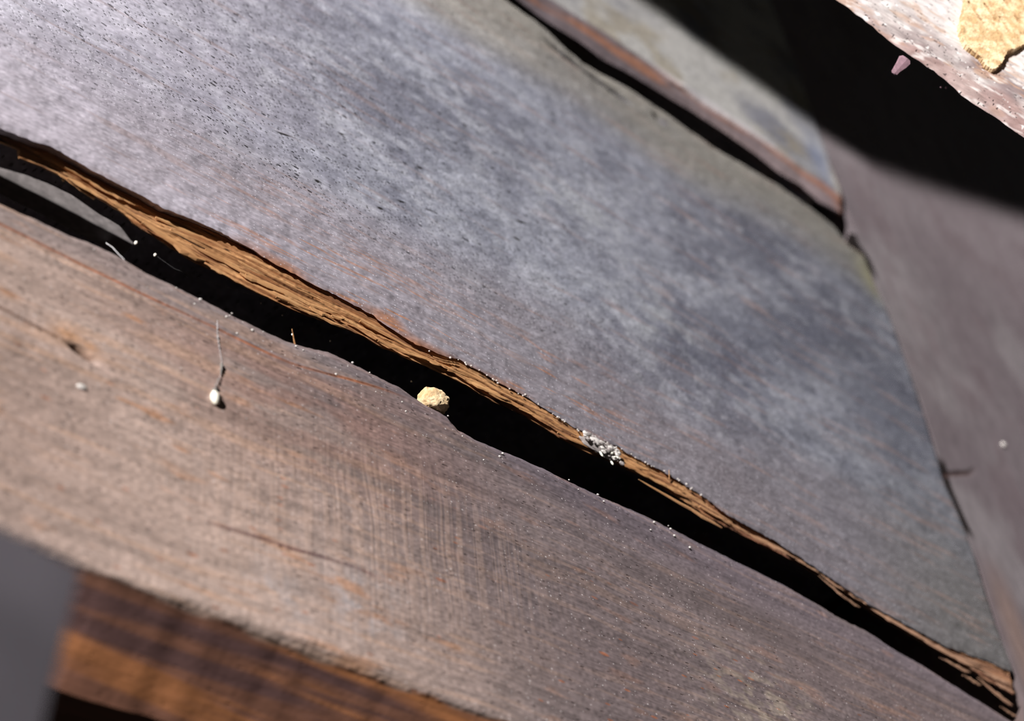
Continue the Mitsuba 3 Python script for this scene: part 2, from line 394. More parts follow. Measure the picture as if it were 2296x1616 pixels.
def clay_colour(p, n, uv):
    u, v, w = uvw(p)
    c = mix(lin(194, 160, 118), lin(232, 206, 168), smoothstep(0.3, 0.7, fbm(u * 300, v * 300, w * 300)))
    return c * (0.86 + 0.26 * fbm(u * 1500, v * 1500, w * 1500))


def clay_height(p, n, uv):
    u, v, w = uvw(p)
    return 0.0007 * fbm(u * 400, v * 400, w * 400) + 0.0004 * fbm(u * 1400, v * 1400, w * 1400)


wood("mat_clay", clay_colour, clay_height, eps=1.5e-4, rough=0.9, spec=0.1)


def flat(key, rgb, rough=0.7, spec=0.3, vary=0.25, f=900):
    def colour(p, n, uv):
        u, v, w = uvw(p)
        return mi.Color3f(rgb) * (1 - vary + 2 * vary * fbm(u * f, v * f, w * f))
    scene[key] = {"type": "twosided", "bsdf": {"type": "principled", "base_color": mikit.proc(colour), "roughness": rough, "specular": spec}}


flat("mat_slat", lin(124, 118, 118), f=500, vary=0.4)
flat("mat_dark_board", lin(38, 30, 26), f=40)
flat("mat_prop", lin(82, 78, 84), f=40, vary=0.45)
flat("mat_chip", lin(142, 112, 122), f=900, vary=0.4)
flat("mat_pale_crumb", lin(206, 200, 196), f=1200)
flat("mat_grey_crumb", lin(150, 142, 140), f=1200, vary=0.4)
flat("mat_egg", lin(250, 248, 232), rough=0.3, spec=0.5, vary=0.04)
flat("mat_cocoon", lin(240, 236, 220), rough=0.35, spec=0.5, vary=0.15)
flat("mat_cocoon_cap", lin(120, 116, 112), f=900)
flat("mat_silk", lin(200, 196, 198), rough=0.4)
flat("mat_dust", lin(150, 144, 144), f=1500, vary=0.4)
flat("mat_speck", lin(246, 238, 226), rough=0.4, vary=0.05)

# ----------------------------------------------------------------------------- outlines, wall coordinates
LIP = np.array([[-0.2559,-0.0204],[-0.2363,-0.0178],[-0.2314,-0.0166],[-0.2212,-0.0153],[-0.2162,-0.0133],[-0.2017,-0.015],[-0.1889,-0.0148],[-0.1778,-0.0146],[-0.1701,-0.0157],[-0.1587,-0.0135],[-0.145,-0.0128],[-0.1329,-0.0131],[-0.1206,-0.015],[-0.1039,-0.0153],[-0.0911,-0.0151],[-0.0737,-0.016],[-0.0537,-0.0203],[-0.0375,-0.0188],[-0.0291,-0.0161],[-0.0184,-0.0164],[-0.0076,-0.0178],[0.0059,-0.0175],[0.0232,-0.0202],[0.0357,-0.0221],[0.0624,-0.0198],[0.0702,-0.0212],[0.0895,-0.021],[0.117,-0.0245],[0.1305,-0.0283],[0.1599,-0.0298],[0.1836,-0.0329],[0.2073,-0.0376],[0.2288,-0.0408],[0.2617,-0.0426],[0.2888,-0.0443],[0.331,-0.0396]])
FIB = np.array([[-0.2427,-0.0228],[-0.2293,-0.0217],[-0.221,-0.0199],[-0.2106,-0.0194],[-0.1943,-0.0212],[-0.1831,-0.0233],[-0.1792,-0.0257],[-0.17,-0.0274],[-0.1568,-0.0306],[-0.1417,-0.0307],[-0.1301,-0.0313],[-0.114,-0.0313],[-0.0974,-0.0293],[-0.0813,-0.0269],[-0.0693,-0.0275],[-0.0571,-0.0266],[-0.0445,-0.0251],[-0.0306,-0.0251],[-0.0117,-0.0261],[0.0078,-0.0255],[0.025,-0.0283],[0.0402,-0.0292],[0.0614,-0.0278],[0.0776,-0.0275],[0.0967,-0.0284],[0.1127,-0.032],[0.1326,-0.033],[0.1625,-0.0326],[0.1958,-0.0349],[0.2254,-0.042],[0.2573,-0.0455],[0.2906,-0.0485],[0.3321,-0.0524]])
ATOP = np.array([[-0.25,-0.055],[-0.2309,-0.055],[-0.2211,-0.0547],[-0.2128,-0.0542],[-0.2043,-0.0544],[-0.1976,-0.0527],[-0.1889,-0.0524],[-0.1745,-0.0538],[-0.1618,-0.054],[-0.1488,-0.0543],[-0.1374,-0.0545],[-0.1238,-0.0547],[-0.114,-0.0542],[-0.106,-0.0526],[-0.0958,-0.0491],[-0.0833,-0.0493],[-0.0705,-0.0494],[-0.0619,-0.0495],[-0.0543,-0.0515],[-0.0389,-0.053],[-0.0336,-0.0576],[-0.0223,-0.0578],[-0.006,-0.0568],[0.0108,-0.0558],[0.0304,-0.0561],[0.0507,-0.0551],[0.0691,-0.054],[0.0931,-0.0543],[0.1151,-0.0547],[0.1378,-0.055],[0.1553,-0.0552],[0.1757,-0.057],[0.1905,-0.0587],[0.2123,-0.0591],[0.2303,-0.0624],[0.2526,-0.0644],[0.2781,-0.068],[0.3044,-0.0717],[0.3341,-0.0771]])
ABOT = np.array([[-0.2244,-0.1909],[-0.2109,-0.1905],[-0.2027,-0.1901],[-0.1944,-0.1889],[-0.1842,-0.1898],[-0.1753,-0.1907],[-0.1634,-0.1904],[-0.1481,-0.1894],[-0.137,-0.1892],[-0.1273,-0.1888],[-0.1141,-0.1879],[-0.1005,-0.1878],[-0.0866,-0.1878],[-0.0722,-0.1877],[-0.0576,-0.1886],[-0.0347,-0.1889],[-0.011,-0.1894]])
L3BOT = np.array([[0.0253,0.339],[0.0474,0.3381],[0.0797,0.3353],[0.0948,0.3353],[0.1108,0.3324],[0.128,0.3352],[0.1472,0.3371],[0.171,0.34],[0.1913,0.342],[0.2199,0.343],[0.253,0.3421],[0.2732,0.338],[0.2962,0.3419],[0.3117,0.3349],[0.331,0.339],[0.3439,0.3433]])
L3RIDGE = np.array([[0.0578,0.3501],[0.1314,0.3529],[0.1697,0.3513],[0.189,0.3576],[0.2117,0.3589],[0.2524,0.3542],[0.2746,0.3566],[0.3206,0.3615],[0.3379,0.3583]])
L3TOP = np.array([[0.1588,0.435],[0.2011,0.4383],[0.2767,0.441],[0.3565,0.4403]])
BTOP = np.array([[0.0102,0.3191],[0.0335,0.3199],[0.0645,0.3166],[0.0752,0.3106],[0.0938,0.3059],[0.1158,0.3084],[0.1384,0.3109],[0.161,0.3107],[0.1875,0.3086],[0.2146,0.3064],[0.2397,0.309],[0.261,0.3108],[0.2742,0.3125],[0.2955,0.3119],[0.3168,0.3101],[0.3292,0.3076],[0.3337,0.295]])
BEND = np.array([[0.3293,0.3104],[0.3374,0.293],[0.3375,0.2753],[0.34,0.2465],[0.3408,0.2261],[0.3403,0.1975],[0.3406,0.1666],[0.3389,0.1324],[0.3344,0.0934],[0.337,0.063],[0.3379,0.0348],[0.3347,0.0031],[0.3333,-0.0234],[0.3341,-0.0371]])
POSTTOP = np.array([[0.3565,0.4403],[0.4338,0.472],[0.5297,0.5177],[0.6388,0.5696],[0.6518,0.5752]])


def path(P, x, slope=0.0):
    return np.interp(x, P[:, 0], P[:, 1]) + slope * np.maximum(0, x - P[-1, 0])


def end_u(v):
    return np.interp(v, BEND[::-1, 1], BEND[::-1, 0])


def sstep(a, b, x):
    t = np.clip((x - a) / (b - a), 0, 1)
    return t * t * (3 - 2 * t)


# ----------------------------------------------------------------------------- setting
def block(u0, u1, v0, v1, w0, w1, mat, key):
    m = trimesh.creation.box([u1 - u0, v1 - v0, w1 - w0])
    m.apply_translation([(u0 + u1) / 2, (v0 + v1) / 2, (w0 + w1) / 2])
    put(key, m, mat, smooth=False)


block(-0.45, 1.3, -0.35, 1.50, -0.20, -0.17, "mat_dark_board", "wall_back")
label("wall_back", kind="structure")
block(-2.9, 1.3, 1.70, 1.73, -0.20, 1.03, "mat_dark_board", "ceiling")
label("ceiling", kind="structure")
# unseen eave board, added and shaped to shade the upper log and post
from shapely.geometry import Polygon, LineString
SHADE_BOARD = Polygon([(-2.9, 0.8083), (-1.6165, 0.8088), (-1.3342, 0.9380), (-0.75, 1.2050), (-0.75, 1.70), (-2.9, 1.70)])
m = trimesh.creation.extrude_polygon(SHADE_BOARD, 0.025, engine="earcut")
m.apply_translation([0, 0, 1.0])
put("shade_board_1", m, "mat_dark_board", smooth=False)
label("shade_board_1", kind="structure")

# ----------------------------------------------------------------------------- the large grey log
U0 = -0.42
us = np.concatenate([np.linspace(U0, -0.262, 20), np.linspace(-0.26, 0.352, 560)])
loops = []
a = np.linspace(0, 1, 210)
for u in us:
    vt, vl = path(BTOP, u), path(LIP, u) + 0.0011 * N1(u * 190, 3) + 0.0012 * N1(u * 620, 4)
    vt = vt + 0.0012 * N1(u * 110, 5)
    v = vt + (vl - vt) * a
    d_top, d_low = vt - v, v - vl
    w = 0.0035 * N2(u * 9, v * 14, 1) + 0.0016 * N2(u * 30, v * 70, 2) + 0.0006 * N2(u * 160, v * 420, 3)
    w = w * np.minimum(1, d_low / 0.02 + 0.25)
    w -= 0.002 * (1 - sstep(0, 0.006, d_top)) ** 2 + 0.0007 * (1 - sstep(0, 0.003, d_low)) ** 2
    # a slit and a knot hole near its upper edge
    w -= 0.007 * np.exp(-((v - 0.2984 + 0.107 * (u - 0.0614)) / 0.0018) ** 2) * sstep(0.058, 0.075, u) * (1 - sstep(0.118, 0.134, u))
    w -= 0.007 * np.exp(-((v - 0.2949) / 0.0022) ** 2 - ((u - 0.1538) / 0.003) ** 2)
    front = np.stack([np.full_like(v, u), v, w], 1)
    ring = [(vl + 0.0012, -0.0015), (vl + 0.003, -0.006), (vl + 0.045, -0.028), (vl + 0.11, -0.09), (vl + 0.12, -0.15), (vt - 0.080, -0.15), (vt - 0.045, -0.075), (vt - 0.008, -0.014)]
    loops.append(np.vstack([front, [(u, x, y) for x, y in ring]]))
loops = np.array(loops)
ue = end_u(loops[:, :, 1])
scale = (ue - U0) / (0.352 - U0)
k = sstep(0.15, 0.35, loops[:, :, 0])
shifted = loops[:, :, 0] + (ue - 0.352) * ((loops[:, :, 0] - U0) / (0.352 - U0)) ** 4
loops[:, :, 0] = shifted
loops[:, :, 2] -= 0.0012 * (1 - sstep(0, 0.004, ue - shifted)) ** 2
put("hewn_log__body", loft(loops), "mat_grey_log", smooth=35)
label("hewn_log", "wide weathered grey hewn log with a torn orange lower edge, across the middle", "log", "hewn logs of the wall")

# its torn lower edge: layered fibres hanging below the lip
us = np.linspace(-0.243, 0.330, 1500)
rows = 40
t = np.linspace(0, 1, rows)
loops = []
for u in us:
    vl = path(LIP, u)
    vf = path(FIB, u) + 0.0016 * N1(u * 120, 11) + 0.0012 * N1(u * 420, 12)
    if u < -0.2255:
        vf = vl - 0.0005
    r0 = np.interp(u, [-0.24, -0.17, -0.13, -0.08, 0.33], [0.0058, 0.0050, 0.0024, 0.0016, 0.0014])
    r1 = np.interp(u, [-0.24, -0.18, -0.13, 0.33], [0.0062, 0.0056, 0.0042, 0.0036])
    top = vl + 0.0015
    v = top + (vf - top) * t
    y = v * 1.0
    q = (y - vl) * 1.0 + 0.0016 * N1(u * 30, 25)
    lay = 0.0036 * N2(u * 14, q * 330, 21) + 0.0026 * N2(u * 26, q * 900, 22) + 0.0008 * N2(u * 60, q * 2400, 23)
    w = -(r0 + (r1 - r0) * t) + lay * np.minimum(1, 6 * t) * np.minimum(1, 0.35 + 0.65 * (1 - t) * 4)
    w = np.minimum(w, -0.0004)
    front = np.stack([np.full(rows, u), v, w], 1)
    ring = [(vf + 0.0003, w[-1] - 0.0008), (vf + 0.003, w[-1] - 0.0022), (vl + 0.007, w[-1] - 0.005), (vl + 0.009, -0.006)]
    loops.append(np.vstack([front, [(u, x, q) for x, q in ring]]))
put("hewn_log__torn_edge", loft(loops), "mat_torn_wood", smooth=40)
labels["hewn_log__torn_edge"] = {"label": "torn orange-brown wood fibres along the log's lower edge"}

r = np.random.default_rng(31)
count = 0


def splinter(p0, p1, width, thick, bend=0.0, parent="hewn_log", mat="mat_splinter"):
    global count
    put(number(parent + "__splinter", count), sliver(p0, p1, width, thick, 100 + count, bend), mat, smooth=False)
    count += 1


# loosened splinters along the torn edge; the roots lie in the edge, the tips hang free
for i in range(78):
    u = -0.215 + 0.535 * (i + r.random()) / 78
    vl, vf = path(LIP, u), path(FIB, u)
    f = r.random() ** 0.7
    v = vl + (vf - vl) * f
    L = 0.010 + 0.030 * r.random()
    u1 = min(u + L, 0.329)
    v1 = path(LIP, u1) + (path(FIB, u1) - path(LIP, u1)) * np.clip(f + 0.25 * (r.random() - 0.5), 0.1, 1.02)
    rr = np.interp(u, [-0.24, -0.17, -0.13, -0.08, 0.33], [0.0054, 0.0048, 0.0030, 0.0022, 0.0020])
    splinter([u, v, -rr - 0.0004], [u1, v1, -rr + 0.0008 * (r.random() - 0.2)], 0.0011 + 0.0016 * r.random(), 0.0010, 0.0006 * (r.random() - 0.4))
# the big ones one can pick out
for p0, p1, wd, th in (([0.1235, -0.0345, -0.004], [0.0715, -0.0315, -0.003], 0.0022, 0.0012),      # long strip hanging off past the debris
                       ([-0.1500, -0.0305, -0.004], [-0.1768, -0.0262, -0.0035], 0.0040, 0.0018),
                       ([-0.1950, -0.0215, -0.007], [-0.2110, -0.0188, -0.006], 0.0022, 0.0012),
                       ([-0.0860, -0.0283, -0.0035], [-0.1130, -0.0305, -0.003], 0.0018, 0.0010),
                       ([0.2080, -0.0420, -0.004], [0.1860, -0.0375, -0.002], 0.0016, 0.0010),
                       ([0.2150, -0.0432, -0.004], [0.2000, -0.0425, -0.002], 0.0014, 0.0010),
                       ([0.2960, -0.0510, -0.004], [0.2690, -0.0525, -0.002], 0.0022, 0.0012),
                       ([0.3020, -0.0560, -0.004], [0.2830, -0.0585, -0.001], 0.0024, 0.0012),
                       ([0.3290, -0.0580, -0.006], [0.3000, -0.0530, -0.003], 0.0030, 0.0014),
                       ([0.3300, -0.0640, -0.006], [0.3120, -0.0655, -0.003], 0.0018, 0.0010),
                       ([0.0900, -0.0240, -0.001], [0.0885, -0.0205, 0.0012], 0.0007, 0.0005)):
    splinter(p0, p1, wd, th)

# ----------------------------------------------------------------------------- the brown log below
us = np.concatenate([np.linspace(U0, -0.262, 20), np.linspace(-0.26, 0.3315, 560)])
a = np.linspace(0, 1, 130)
loops = []
for u in us:
    vt = path(ATOP, u, -0.2) + 0.0007 * N1(u * 160, 6) + 0.0005 * N1(u * 520, 7)
    vb = path(ABOT, u) + 0.0008 * N1(u * 130, 8)
    v = vt + (vb - vt) * a
    w = 0.0022 * N2(u * 8, v * 12, 5) + 0.0010 * N2(u * 34, v * 60, 6) + 0.0004 * N2(u * 150, v * 400, 7)
    w -= 0.0016 * (1 - sstep(0, 0.006, vt - v)) ** 2 + 0.0004 * (1 - sstep(0, 0.002, v - vb)) ** 2
    w -= 0.0060 * np.exp(-((v + 0.1077 + 0.2 * (u + 0.1933)) / 0.0011) ** 2 - ((u + 0.1933) / 0.0042) ** 2)
    w -= 0.0016 * np.exp(-((v + 0.0692 + 0.10 * (u + 0.208)) / 0.0007) ** 2 - ((u + 0.208) / 0.005) ** 2)
    s = np.linspace(0, 1, 22)[1:]
    fv, fw = vb - 0.0255 * s, w[-1] - 0.026 * s + 0.0010 * N2(u * 12, s * 4, 9) * s * (1.2 - s)
    ring = [(fv[-1] + 0.0005, fw[-1] - 0.002), (fv[-1] + 0.004, -0.06), (fv[-1] + 0.01, -0.15), (vt - 0.075, -0.15), (vt - 0.045, -0.075), (vt - 0.009, -0.016)]
    loops.append(np.vstack([np.stack([np.full_like(v, u), v, w], 1), np.stack([np.full_like(s, u), fv, fw], 1), [(u, x, q) for x, q in ring]]))
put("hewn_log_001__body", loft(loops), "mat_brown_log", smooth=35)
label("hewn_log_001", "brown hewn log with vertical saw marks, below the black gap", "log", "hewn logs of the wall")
count = 0
splinter([-0.1095, -0.0530, -0.003], [-0.1125, -0.0465, -0.001], 0.0010, 0.0006, parent="hewn_log_001")

# ----------------------------------------------------------------------------- the upper log
us = np.concatenate([np.linspace(U0, -0.01, 30), np.linspace(0.0, 0.3385, 200)])
a = np.linspace(0, 1, 110)
loops = []
for u in us:
    vt, vr, vb = 0.62, path(L3RIDGE, u), path(L3BOT, u)
    v = vt + (vr - vt) * a
    w = 0.003 * N2(u * 16, v * 22, 31) + 0.001 * N2(u * 60, v * 120, 32)
    w -= 0.004 * (1 - sstep(0, 0.01, vt - v)) ** 2 + 0.0012 * (1 - sstep(0, 0.004, 0.3385 - u)) ** 2
    s = np.linspace(0, 1, 12)[1:]
    fv, fw = vr + (vb - vr) * s, w[-1] - 0.005 * s + 0.002 * N2(u * 50, s * 3, 33)
    ring = [(vb + 0.001, fw[-1] - 0.002), (vb + 0.03, -0.022), (vb + 0.05, -0.06), (vb + 0.055, -0.15), (vt - 0.01, -0.15), (vt - 0.003, -0.03)]
    loops.append(np.vstack([np.stack([np.full_like(v, u), v, w], 1), np.stack([np.full_like(s, u), fv, fw], 1), [(u, x, q) for x, q in ring]]))
put("hewn_log_002", loft(loops), "mat_upper_log", smooth=35)
label("hewn_log_002", "blurred pale grey log with a pinkish lower edge, above the narrow upper gap", "log", "hewn logs of the wall")

# ----------------------------------------------------------------------------- the post that the logs butt against
vs = np.linspace(-0.34, 0.60, 340)
loops = []
b = np.linspace(0, 1, 90)
for q in vs:
    frac = (q + 0.34) / 0.94
    q = -0.34 + 1.69 * frac
    left = np.where(q < 0.318, end_u(np.minimum(q, 0.3104)), 0.3400) + 0.0006
    deep = np.exp(-((q - 0.088) / 0.026) ** 4) + 1.3 * np.exp(-((q - 0.300) / 0.022) ** 4) + 1.2 * sstep(0.315, 0.335, q)
    left += 0.0012
    u = left + (1.15 - left) * b ** 1.5
    cap = np.full_like(u, 1.35)
    v = -0.34 + (cap + 0.34) * frac
    w = -0.0010 + 0.003 * N2(u * 10, v * 6, 41) * sstep(0, 0.05, u - left) + 0.0006 * N2(u * 90, v * 30, 42) - 0.0012 * deep * np.exp(-((u - left) / 0.03) ** 2) - 0.004 * (1 - sstep(0, 0.012, cap - v)) ** 2
    back = [(1.15, v[-1], -0.12), (float(left) + 0.02, v[0], -0.12), (float(left) + 0.015, v[0], -0.03)]
    loops.append(np.vstack([np.stack([u, v, w], 1), back]))
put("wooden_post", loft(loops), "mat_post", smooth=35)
label("wooden_post", "blurred purplish brown upright post that the log ends butt against, at right", "post")

# ----------------------------------------------------------------------------- pale sunlit beam at the upper right
FP = np.array([[0.0555,0.1176,0.1756],[0.0728,0.0991,0.1813],[0.0794,0.0909,0.1833],[0.0831,0.0874,0.1846],[0.0861,0.0838,0.1855],[0.0936,0.0769,0.1882],[0.0992,0.0696,0.1898],[0.104,0.0637,0.1912],[0.1106,0.0581,0.1937],[0.118,0.0514,0.1963],[0.1239,0.045,0.1982],[0.1456,0.023,0.2056]])
BN = np.array([-0.45, -0.15, 0.88]); BN /= np.linalg.norm(BN)
be = FP[-1] - FP[0]; be /= np.linalg.norm(be)
FP = np.vstack([FP, FP[-1] + 0.45 * be])
bg = np.cross(BN, be)
sl = np.concatenate([[0], np.cumsum(np.linalg.norm(np.diff(FP, axis=0), axis=1))])
loops = []
h = np.linspace(0, 1, 110) ** 1.2 * 0.13
for s in np.concatenate([np.linspace(0, sl[-2], 200), np.linspace(sl[-2], sl[-1], 40)[1:]]):
    p = np.array([np.interp(s, sl, FP[:, k]) for k in range(3)]) + bg * 0.0012 * N1(s * 300, 51)
    q = p + h[:, None] * bg
    d = 0.0022 * N2(s * 60, h * 90, 52) + 0.0009 * N2(s * 220, h * 500, 53) - 0.0012 * (1 - sstep(0, 0.006, h)) ** 2
    q = q + d[:, None] * BN
    back = [q[-1] - BN * 0.05, p - BN * 0.03 + bg * 0.09]
    loops.append(np.vstack([q, back]))
put("beam", loft(loops), "mat_beam", smooth=35)
label("beam", "pale whitish sunlit beam in the upper right corner, with speckled worn wood", "beam")

# cracked tan clay crust on the beam: outline in the beam's own plane, cut by slits


def on_beam(p):
    d = np.asarray(p, float) - FP[0]
    return [float(d @ be), float(d @ bg)]


crust_pts = [[0.1085, 0.1076, 0.201], [0.1076, 0.1014, 0.1995], [0.1083, 0.0928, 0.1984], [0.111, 0.0895, 0.199], [0.114, 0.0865, 0.1998], [0.1155, 0.0815, 0.2003], [0.1175, 0.0795, 0.201], [0.1200, 0.0815, 0.2025], [0.1224, 0.0850, 0.2043], [0.1262, 0.0935, 0.2078], [0.1300, 0.0955, 0.210], [0.137, 0.1015, 0.214], [0.150, 0.125, 0.223], [0.140, 0.150, 0.225], [0.120, 0.150, 0.213]]
poly = Polygon([on_beam(p) for p in crust_pts]).buffer(0.0006).buffer(-0.0003)
rr = np.random.default_rng(5)
for (x0, y0), (dx, dy), wd in (((0.30, 0.42), (0.0120, -0.0072), 0.0008), ((0.42, 0.50), (0.0090, -0.0054), 0.0007), ((0.24, 0.62), (0.0100, -0.0060), 0.0007), ((0.50, 0.66), (0.0130, -0.0078), 0.0008), ((0.36, 0.76), (0.0110, -0.0066), 0.0007), ((0.62, 0.48), (0.0090, -0.0054), 0.0007), ((0.20, 0.36), (0.0060, -0.0036), 0.0007)):
    bx = poly.bounds
    x, y = bx[0] + x0 * (bx[2] - bx[0]), bx[1] + y0 * (bx[3] - bx[1])
    line = [(x + dx * q + 0.0004 * (rr.random() - 0.5), y + dy * q) for q in (0, 0.3, 0.6, 1)]
    poly = poly.difference(LineString(line).buffer(wd))
big = max(getattr(poly, "geoms", [poly]), key=lambda g: g.area)
# roughen the outline
ring = np.array(LineString(big.exterior.coords).segmentize(0.0006).coords)
big = Polygon(ring + 0.0006 * (rr.random(ring.shape) - 0.5), [h_.coords for h_ in big.interiors]).buffer(0.0003).buffer(-0.0003)
big = max(getattr(big, "geoms", [big]), key=lambda g: g.area)
m = trimesh.creation.extrude_polygon(big, 0.0036, engine="earcut")
m = m.subdivide_to_size(0.0011)
v = np.array(m.vertices)
top = v[:, 2] > 0.0018
v[:, 2] += np.where(top, 0.0008 * N2(v[:, 0] * 260, v[:, 1] * 260, 61) + 0.0005 * N2(v[:, 0] * 900, v[:, 1] * 900, 62), 0) - 0.0008
v3 = FP[0] + v[:, :1] * be + v[:, 1:2] * bg + v[:, 2:3] * BN
put("clay_crust", (v3, np.array(m.faces)), "mat_clay", smooth=False)
label("clay_crust", "tan cracked clay crust stuck on the pale beam in the upper right corner", "clay")

# ----------------------------------------------------------------------------- small things
# clay lump on the brown log's top edge
m = trimesh.creation.box([0.0116, 0.0098, 0.009])
m = m.subdivide().subdivide().subdivide().subdivide()
v = np.array(m.vertices) / [0.0058, 0.0049, 0.0045]
v = v / (np.abs(v) ** 3.2).sum(1, keepdims=True) ** (1 / 3.2) * [0.0062, 0.0053, 0.0048]      # a rounded block
m = trimesh.Trimesh(v, m.faces, process=False)
n = m.vertex_normals
v = v + n * (0.0020 * (meshkit.fbm(v * 200 + 5, 3, 3) - 0.5) + 0.0014 * (meshkit.fbm(v * 800, 3, 4) - 0.5))[:, None]
ca, sa = math.cos(-0.10), math.sin(-0.10)
v = np.stack([v[:, 0] * ca - v[:, 1] * sa, v[:, 0] * sa + v[:, 1] * ca, v[:, 2]], 1) + [-0.0436, -0.0462, -0.0035]
put("clay_lump", (v, np.array(m.faces)), "mat_clay", smooth=50)
label("clay_lump", "small tan lump of dry clay perched on the brown log's top edge", "clay")

# grey slat wedged in the gap at the left
SU = np.linspace(-0.262, -0.1765, 70)
loops = []
for u in SU:
    vt = np.interp(u, [-0.262, -0.2394, -0.2302, -0.2204, -0.2119, -0.2012, -0.1917, -0.1824, -0.1769], [-0.029, -0.0285, -0.0248, -0.0210, -0.0192, -0.0196, -0.0225, -0.0236, -0.0302]) + 0.0005 * N1(u * 300, 71)
    vb = np.interp(u, [-0.262, -0.2397, -0.2295, -0.2123, -0.1908, -0.1761], [-0.031, -0.0305, -0.0300, -0.0298, -0.0310, -0.0316]) - 0.0004 * N1(u * 420, 72)
    vt = max(vt, vb + 0.0006)
    w = -0.010 + 0.0006 * N1(u * 60, 73)
    loops.append([(u, vt, w - 0.0012), (u, vt - 0.25 * (vt - vb), w), (u, vb + 0.3 * (vt - vb), w + 0.0002), (u, vb + 0.1 * (vt - vb), w), (u, vb, w - 0.0006), (u, vb + 0.0006, w - 0.008), (u, vt, w - 0.008)])
put("slat", loft(loops), "mat_slat", smooth=40)
label("slat", "thin grey slat wedged in the black gap at the left edge", "slat")

# debris clump with eggs on the torn edge
key = "debris_clump"
label(key, "small grey clump of crumbs with white eggs on the torn log edge", "debris")
put(key + "__core", lump([0.0480, -0.0258, -0.0014], [0.0098, 0.0036, 0.0018], 4, 0.45, 3, [[0.995, -0.10, 0], [0.10, 0.995, 0], [0, 0, 1]]), "mat_grey_crumb", smooth=40)
r = np.random.default_rng(77)
for i in range(64):
    s = r.random()
    c = [0.0375 + 0.0205 * s, -0.0245 - 0.0030 * s + 0.0062 * (r.random() - 0.5) * (0.6 + s), 0.0002 + 0.0012 * r.random()]
    e = 0.0004 + 0.0007 * r.random()
    put(number(key + "__crumb", i), lump(c, [e * 1.5, e, e * 0.7], 10 + i, 0.4, 1), "mat_pale_crumb" if r.random() < 0.55 else "mat_grey_crumb", smooth=False)
put(key + "__pad", lump([0.0440, -0.0253, 0.0006], [0.0026, 0.0021, 0.0009], 3, 0.15, 2), "mat_pale_crumb", smooth=True)
for i, (du, dv, ang, L) in enumerate(((0.0454, -0.0325, -1.0, 0.0014), (0.0513, -0.0348, -1.0, 0.0011), (0.0538, -0.0302, 0.4, 0.0009), (0.0525, -0.0285, 0.5, 0.0008), (0.0555, -0.0296, -0.4, 0.0007))):
    m = trimesh.creation.icosphere(subdivisions=2)
    v = np.array(m.vertices) * [L, 0.00048, 0.00048]
    v = np.stack([v[:, 0] * math.cos(ang) - v[:, 1] * math.sin(ang), v[:, 0] * math.sin(ang) + v[:, 1] * math.cos(ang), v[:, 2]], 1) + [du, dv, 0.0012]
    put(number(key + "__egg", i), (v, np.array(m.faces)), "mat_egg", smooth=True)
labels[key + "__egg"] = {"label": "white oval insect egg"}

# cocoon hanging on a dusty thread before the brown log
key = "cocoon"
label(key, "tiny white cocoon hanging by a dusty thread before the brown log", "cocoon")
prof = np.array([[0.0002, -0.0031], [0.0010, -0.0026], [0.0016, -0.0012], [0.0017, 0.0002], [0.0013, 0.0016], [0.0007, 0.0026], [0.0002, 0.0031]])
m = trimesh.creation.revolve(prof, sections=20)
v = np.array(m.vertices)
v = np.stack([v[:, 0], v[:, 2], v[:, 1]], 1) @ np.array([[0.97, 0.2, 0], [-0.2, 0.97, 0], [0, 0, 1]])
put(key + "__case", (v + [-0.1450, -0.1020, 0.0014], np.array(m.faces)), "mat_cocoon", smooth=True)
put(key + "__cap", lump([-0.1452, -0.0993, 0.0014], [0.0011, 0.0012, 0.0010], 9, 0.3, 2), "mat_cocoon_cap", smooth=True)
labels[key + "__cap"] = {"label": "grey dusty upper end"}
tp = [[-0.1455, -0.0630, 0.0006], [-0.1452, -0.0700, 0.0007], [-0.1440, -0.0775, 0.0009], [-0.1428, -0.0838, 0.0010], [-0.1432, -0.0900, 0.0012], [-0.1448, -0.0955, 0.0014], [-0.1452, -0.0990, 0.0014]]
put(key + "__thread", tube(tp, 0.00009, 5), "mat_silk", smooth=True)
for i, (k, s, e) in enumerate(((0, 0.6, 0.0005), (0, 0.9, 0.0004), (1, 0.2, 0.0006), (1, 0.5, 0.0004), (1, 0.8, 0.0004), (3, 0.2, 0.0008), (3, 0.5, 0.0007), (3, 0.8, 0.0005), (4, 0.6, 0.0005), (5, 0.3, 0.0006))):
    c = np.array(tp[k]) * (1 - s) + np.array(tp[k + 1]) * s
    put(number(key + "__dust_tuft", i), lump(c, [e * 0.7, e * 1.5, e * 0.7], 40 + i, 0.45, 1), "mat_cocoon_cap" if k >= 3 else "mat_dust", smooth=False)

